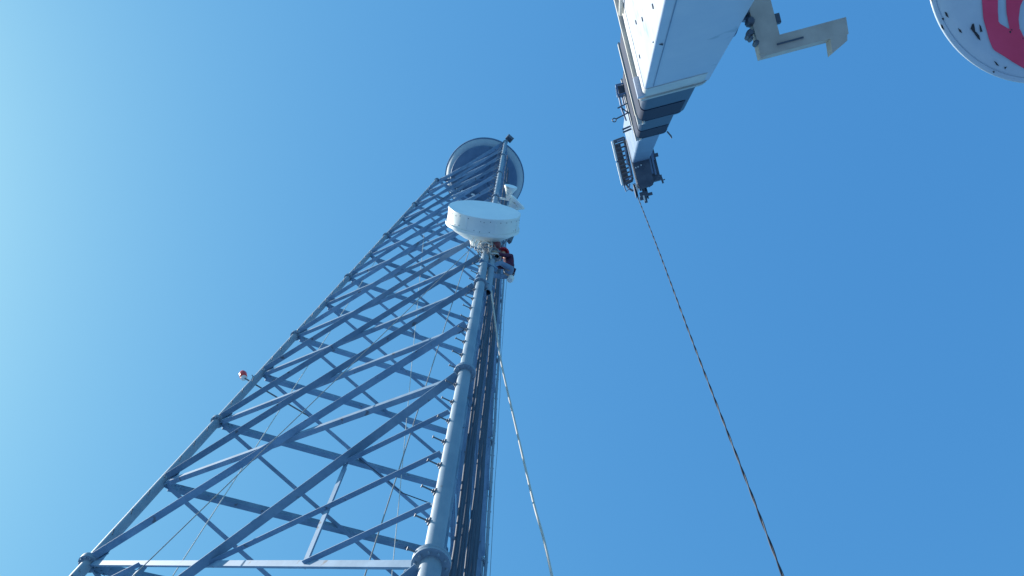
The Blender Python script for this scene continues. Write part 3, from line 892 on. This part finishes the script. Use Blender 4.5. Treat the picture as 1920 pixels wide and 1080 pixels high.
# load line hanging from the boom head
rp = LB(0.15, -0.43, 7.5)
ll = thing('load_line', 'dark wire rope hanging straight down from the crane boom tip', 'wire rope', (rp.x, rp.y, 0.05))
for st_, mt_ in ((0.0, 'wirerope'), (math.pi, 'wirelight')):    # two lays twisted round each other
    pts = []
    z_ = rp.z + 0.1
    while z_ > 0.05:
        a_ = st_ + 2 * math.pi * z_ / 0.62
        wob = 0.006 * math.sin(z_ * 0.9)
        pts.append((rp.x + wob + 0.0048 * math.cos(a_), rp.y + 0.0048 * math.sin(a_), z_))
        z_ -= 0.05
    MB().tube(pts, 0.0052, 6).build('strand', M[mt_], ll)

# ---------------------------------------------------------------- chipped round drum by the boom
DRC = V((-0.956, -11.896, 5.958))
DN = V((-0.123556, -0.290032, -0.949008)).normalized()
dx = V((0.858356, -0.511124, 0.044455)); dx = (dx - DN * dx.dot(DN)).normalized()
dy = DN.cross(dx)
if dy.dot(V((-0.498, -0.809, 0.312))) < 0:
    dy = -dy
RD = 0.2912
drum = thing('round_drum', 'chipped white round drum end with red lettering in the upper right corner', 'drum', DRC)


def dome(r):
    return 0.055 * (1 - (r / RD) ** 2)


prof = [(0, dome(0))] + [(RD * t, dome(RD * t)) for t in (0.2, 0.4, 0.6, 0.75, 0.85, 0.945)]
face_ = MB().lathe(DRC, DN, prof + [(RD * 0.953, dome(RD * 0.953) - 0.003), (RD * 0.961, dome(RD * 0.961))] + [(RD * 0.99, dome(RD * 0.99)), (RD, -0.003), (RD * 0.985, -0.012), (RD * 0.35, -0.25), (0, -0.26)], 96)
face_.build('shell', M['drumwhite'], drum)


def on_drum(px, py, lift=0.0025):
    u = (px - 1942) / 203 * RD; v = -(py + 46) / 203 * RD
    r = math.hypot(u, v)
    return DRC + dx * u + dy * v + DN * ((dome(r) if r < RD * 0.975 else 0.0) + lift)


def resample(pl, n):
    ls = [0]
    for a_, b_ in zip(pl, pl[1:]):
        ls.append(ls[-1] + math.hypot(b_[0] - a_[0], b_[1] - a_[1]))
    out = []
    for i in range(n):
        t = ls[-1] * i / (n - 1)
        k = 0
        while k < len(pl) - 2 and ls[k + 1] < t:
            k += 1
        f = (t - ls[k]) / max(1e-9, ls[k + 1] - ls[k])
        out.append((pl[k][0] + (pl[k + 1][0] - pl[k][0]) * f, pl[k][1] + (pl[k + 1][1] - pl[k][1]) * f))
    return out


def ribbon(a_, b_, n=30, m=8):
    A_, B_ = resample(a_, n), resample(b_, n)
    vs, fs = [], []
    for i in range(n):
        for j in range(m):
            t = j / (m - 1)
            vs.append(on_drum(A_[i][0] * (1 - t) + B_[i][0] * t, A_[i][1] * (1 - t) + B_[i][1] * t))
    for i in range(n - 1):
        for j in range(m - 1):
            fs.append([i * m + j, i * m + j + 1, (i + 1) * m + j + 1, (i + 1) * m + j])
    return MB().add(vs, fs)


ribbon([(1825, -70), (1827, 0), (1832, 40), (1836, 52), (1846, 80), (1855, 97), (1872, 107), (1895, 121), (1920, 134), (1960, 148)],
       [(1853, -70), (1854.5, 0), (1856, 30), (1859, 50), (1879, 62.2), (1896, 60), (1903, 72), (1913, 88), (1920, 110), (1940, 125)], 44, 10).build('red_stroke', M['red'], drum)
ribbon([(1866, -70), (1868, 0), (1871, 32), (1879, 62)], [(1925, -50), (1903, 0), (1894, 22), (1893, 45), (1896.5, 61)], 24, 8).build('red_stroke', M['red'], drum)
chips = [[(1767, 24), (1771, 26), (1775, 36), (1770, 32)], [(1762, 46), (1766, 48), (1770, 58), (1764, 53)], [(1791, 55), (1796, 59), (1799, 65), (1794, 62)],
         [(1814, 50), (1817, 49), (1819, 56), (1816, 61), (1823, 65), (1828, 71), (1831, 80), (1826, 76), (1818, 65), (1812, 58)],
         [(1826, 51), (1829, 54), (1833, 64), (1829, 65)], [(1858, 116), (1863, 119), (1869, 126), (1864, 124)], [(1917, 27), (1922, 26), (1924, 34), (1919, 36)],
         [(1878, 128), (1883, 127), (1880, 132)], [(1744, 0), (1746, -3), (1747, 6)]]
for i in range(12):                  # small chips gathered along the rim and the lettering
    ang = rad(random.uniform(150, 262)); rr = random.uniform(0.55, 0.98) * 203
    px_, py_ = 1942 + rr * math.cos(ang), -46 - rr * math.sin(ang)
    z_ = random.uniform(0.8, 2.2)
    chips.append([(px_ - z_, py_ - z_ * 0.4), (px_ + z_ * 0.5, py_ - z_), (px_ + z_, py_ + z_ * 0.9), (px_ - z_ * 0.2, py_ + z_ * 0.8)])
for ch_ in chips:
    cx = sum(p[0] for p in ch_) / len(ch_); cy = sum(p[1] for p in ch_) / len(ch_)
    b = MB()
    b.add([on_drum(cx, cy, 0.003)] + [on_drum(p[0], p[1], 0.003) for p in ch_], [[0, i + 1, (i + 1) % len(ch_) + 1] for i in range(len(ch_))])
    b.build('paint_chip', M['chip'], drum, smooth=False)
for o_ in (-0.12, 0.12):
    st = DRC - DN * 0.20 + dx * o_ * 0.5 + dy * 0.05
    MB().bar(st, LB(0.5 + o_, 0.03, -5.2), 0.05, 0.08).build('support_arm', M['tan'], drum)
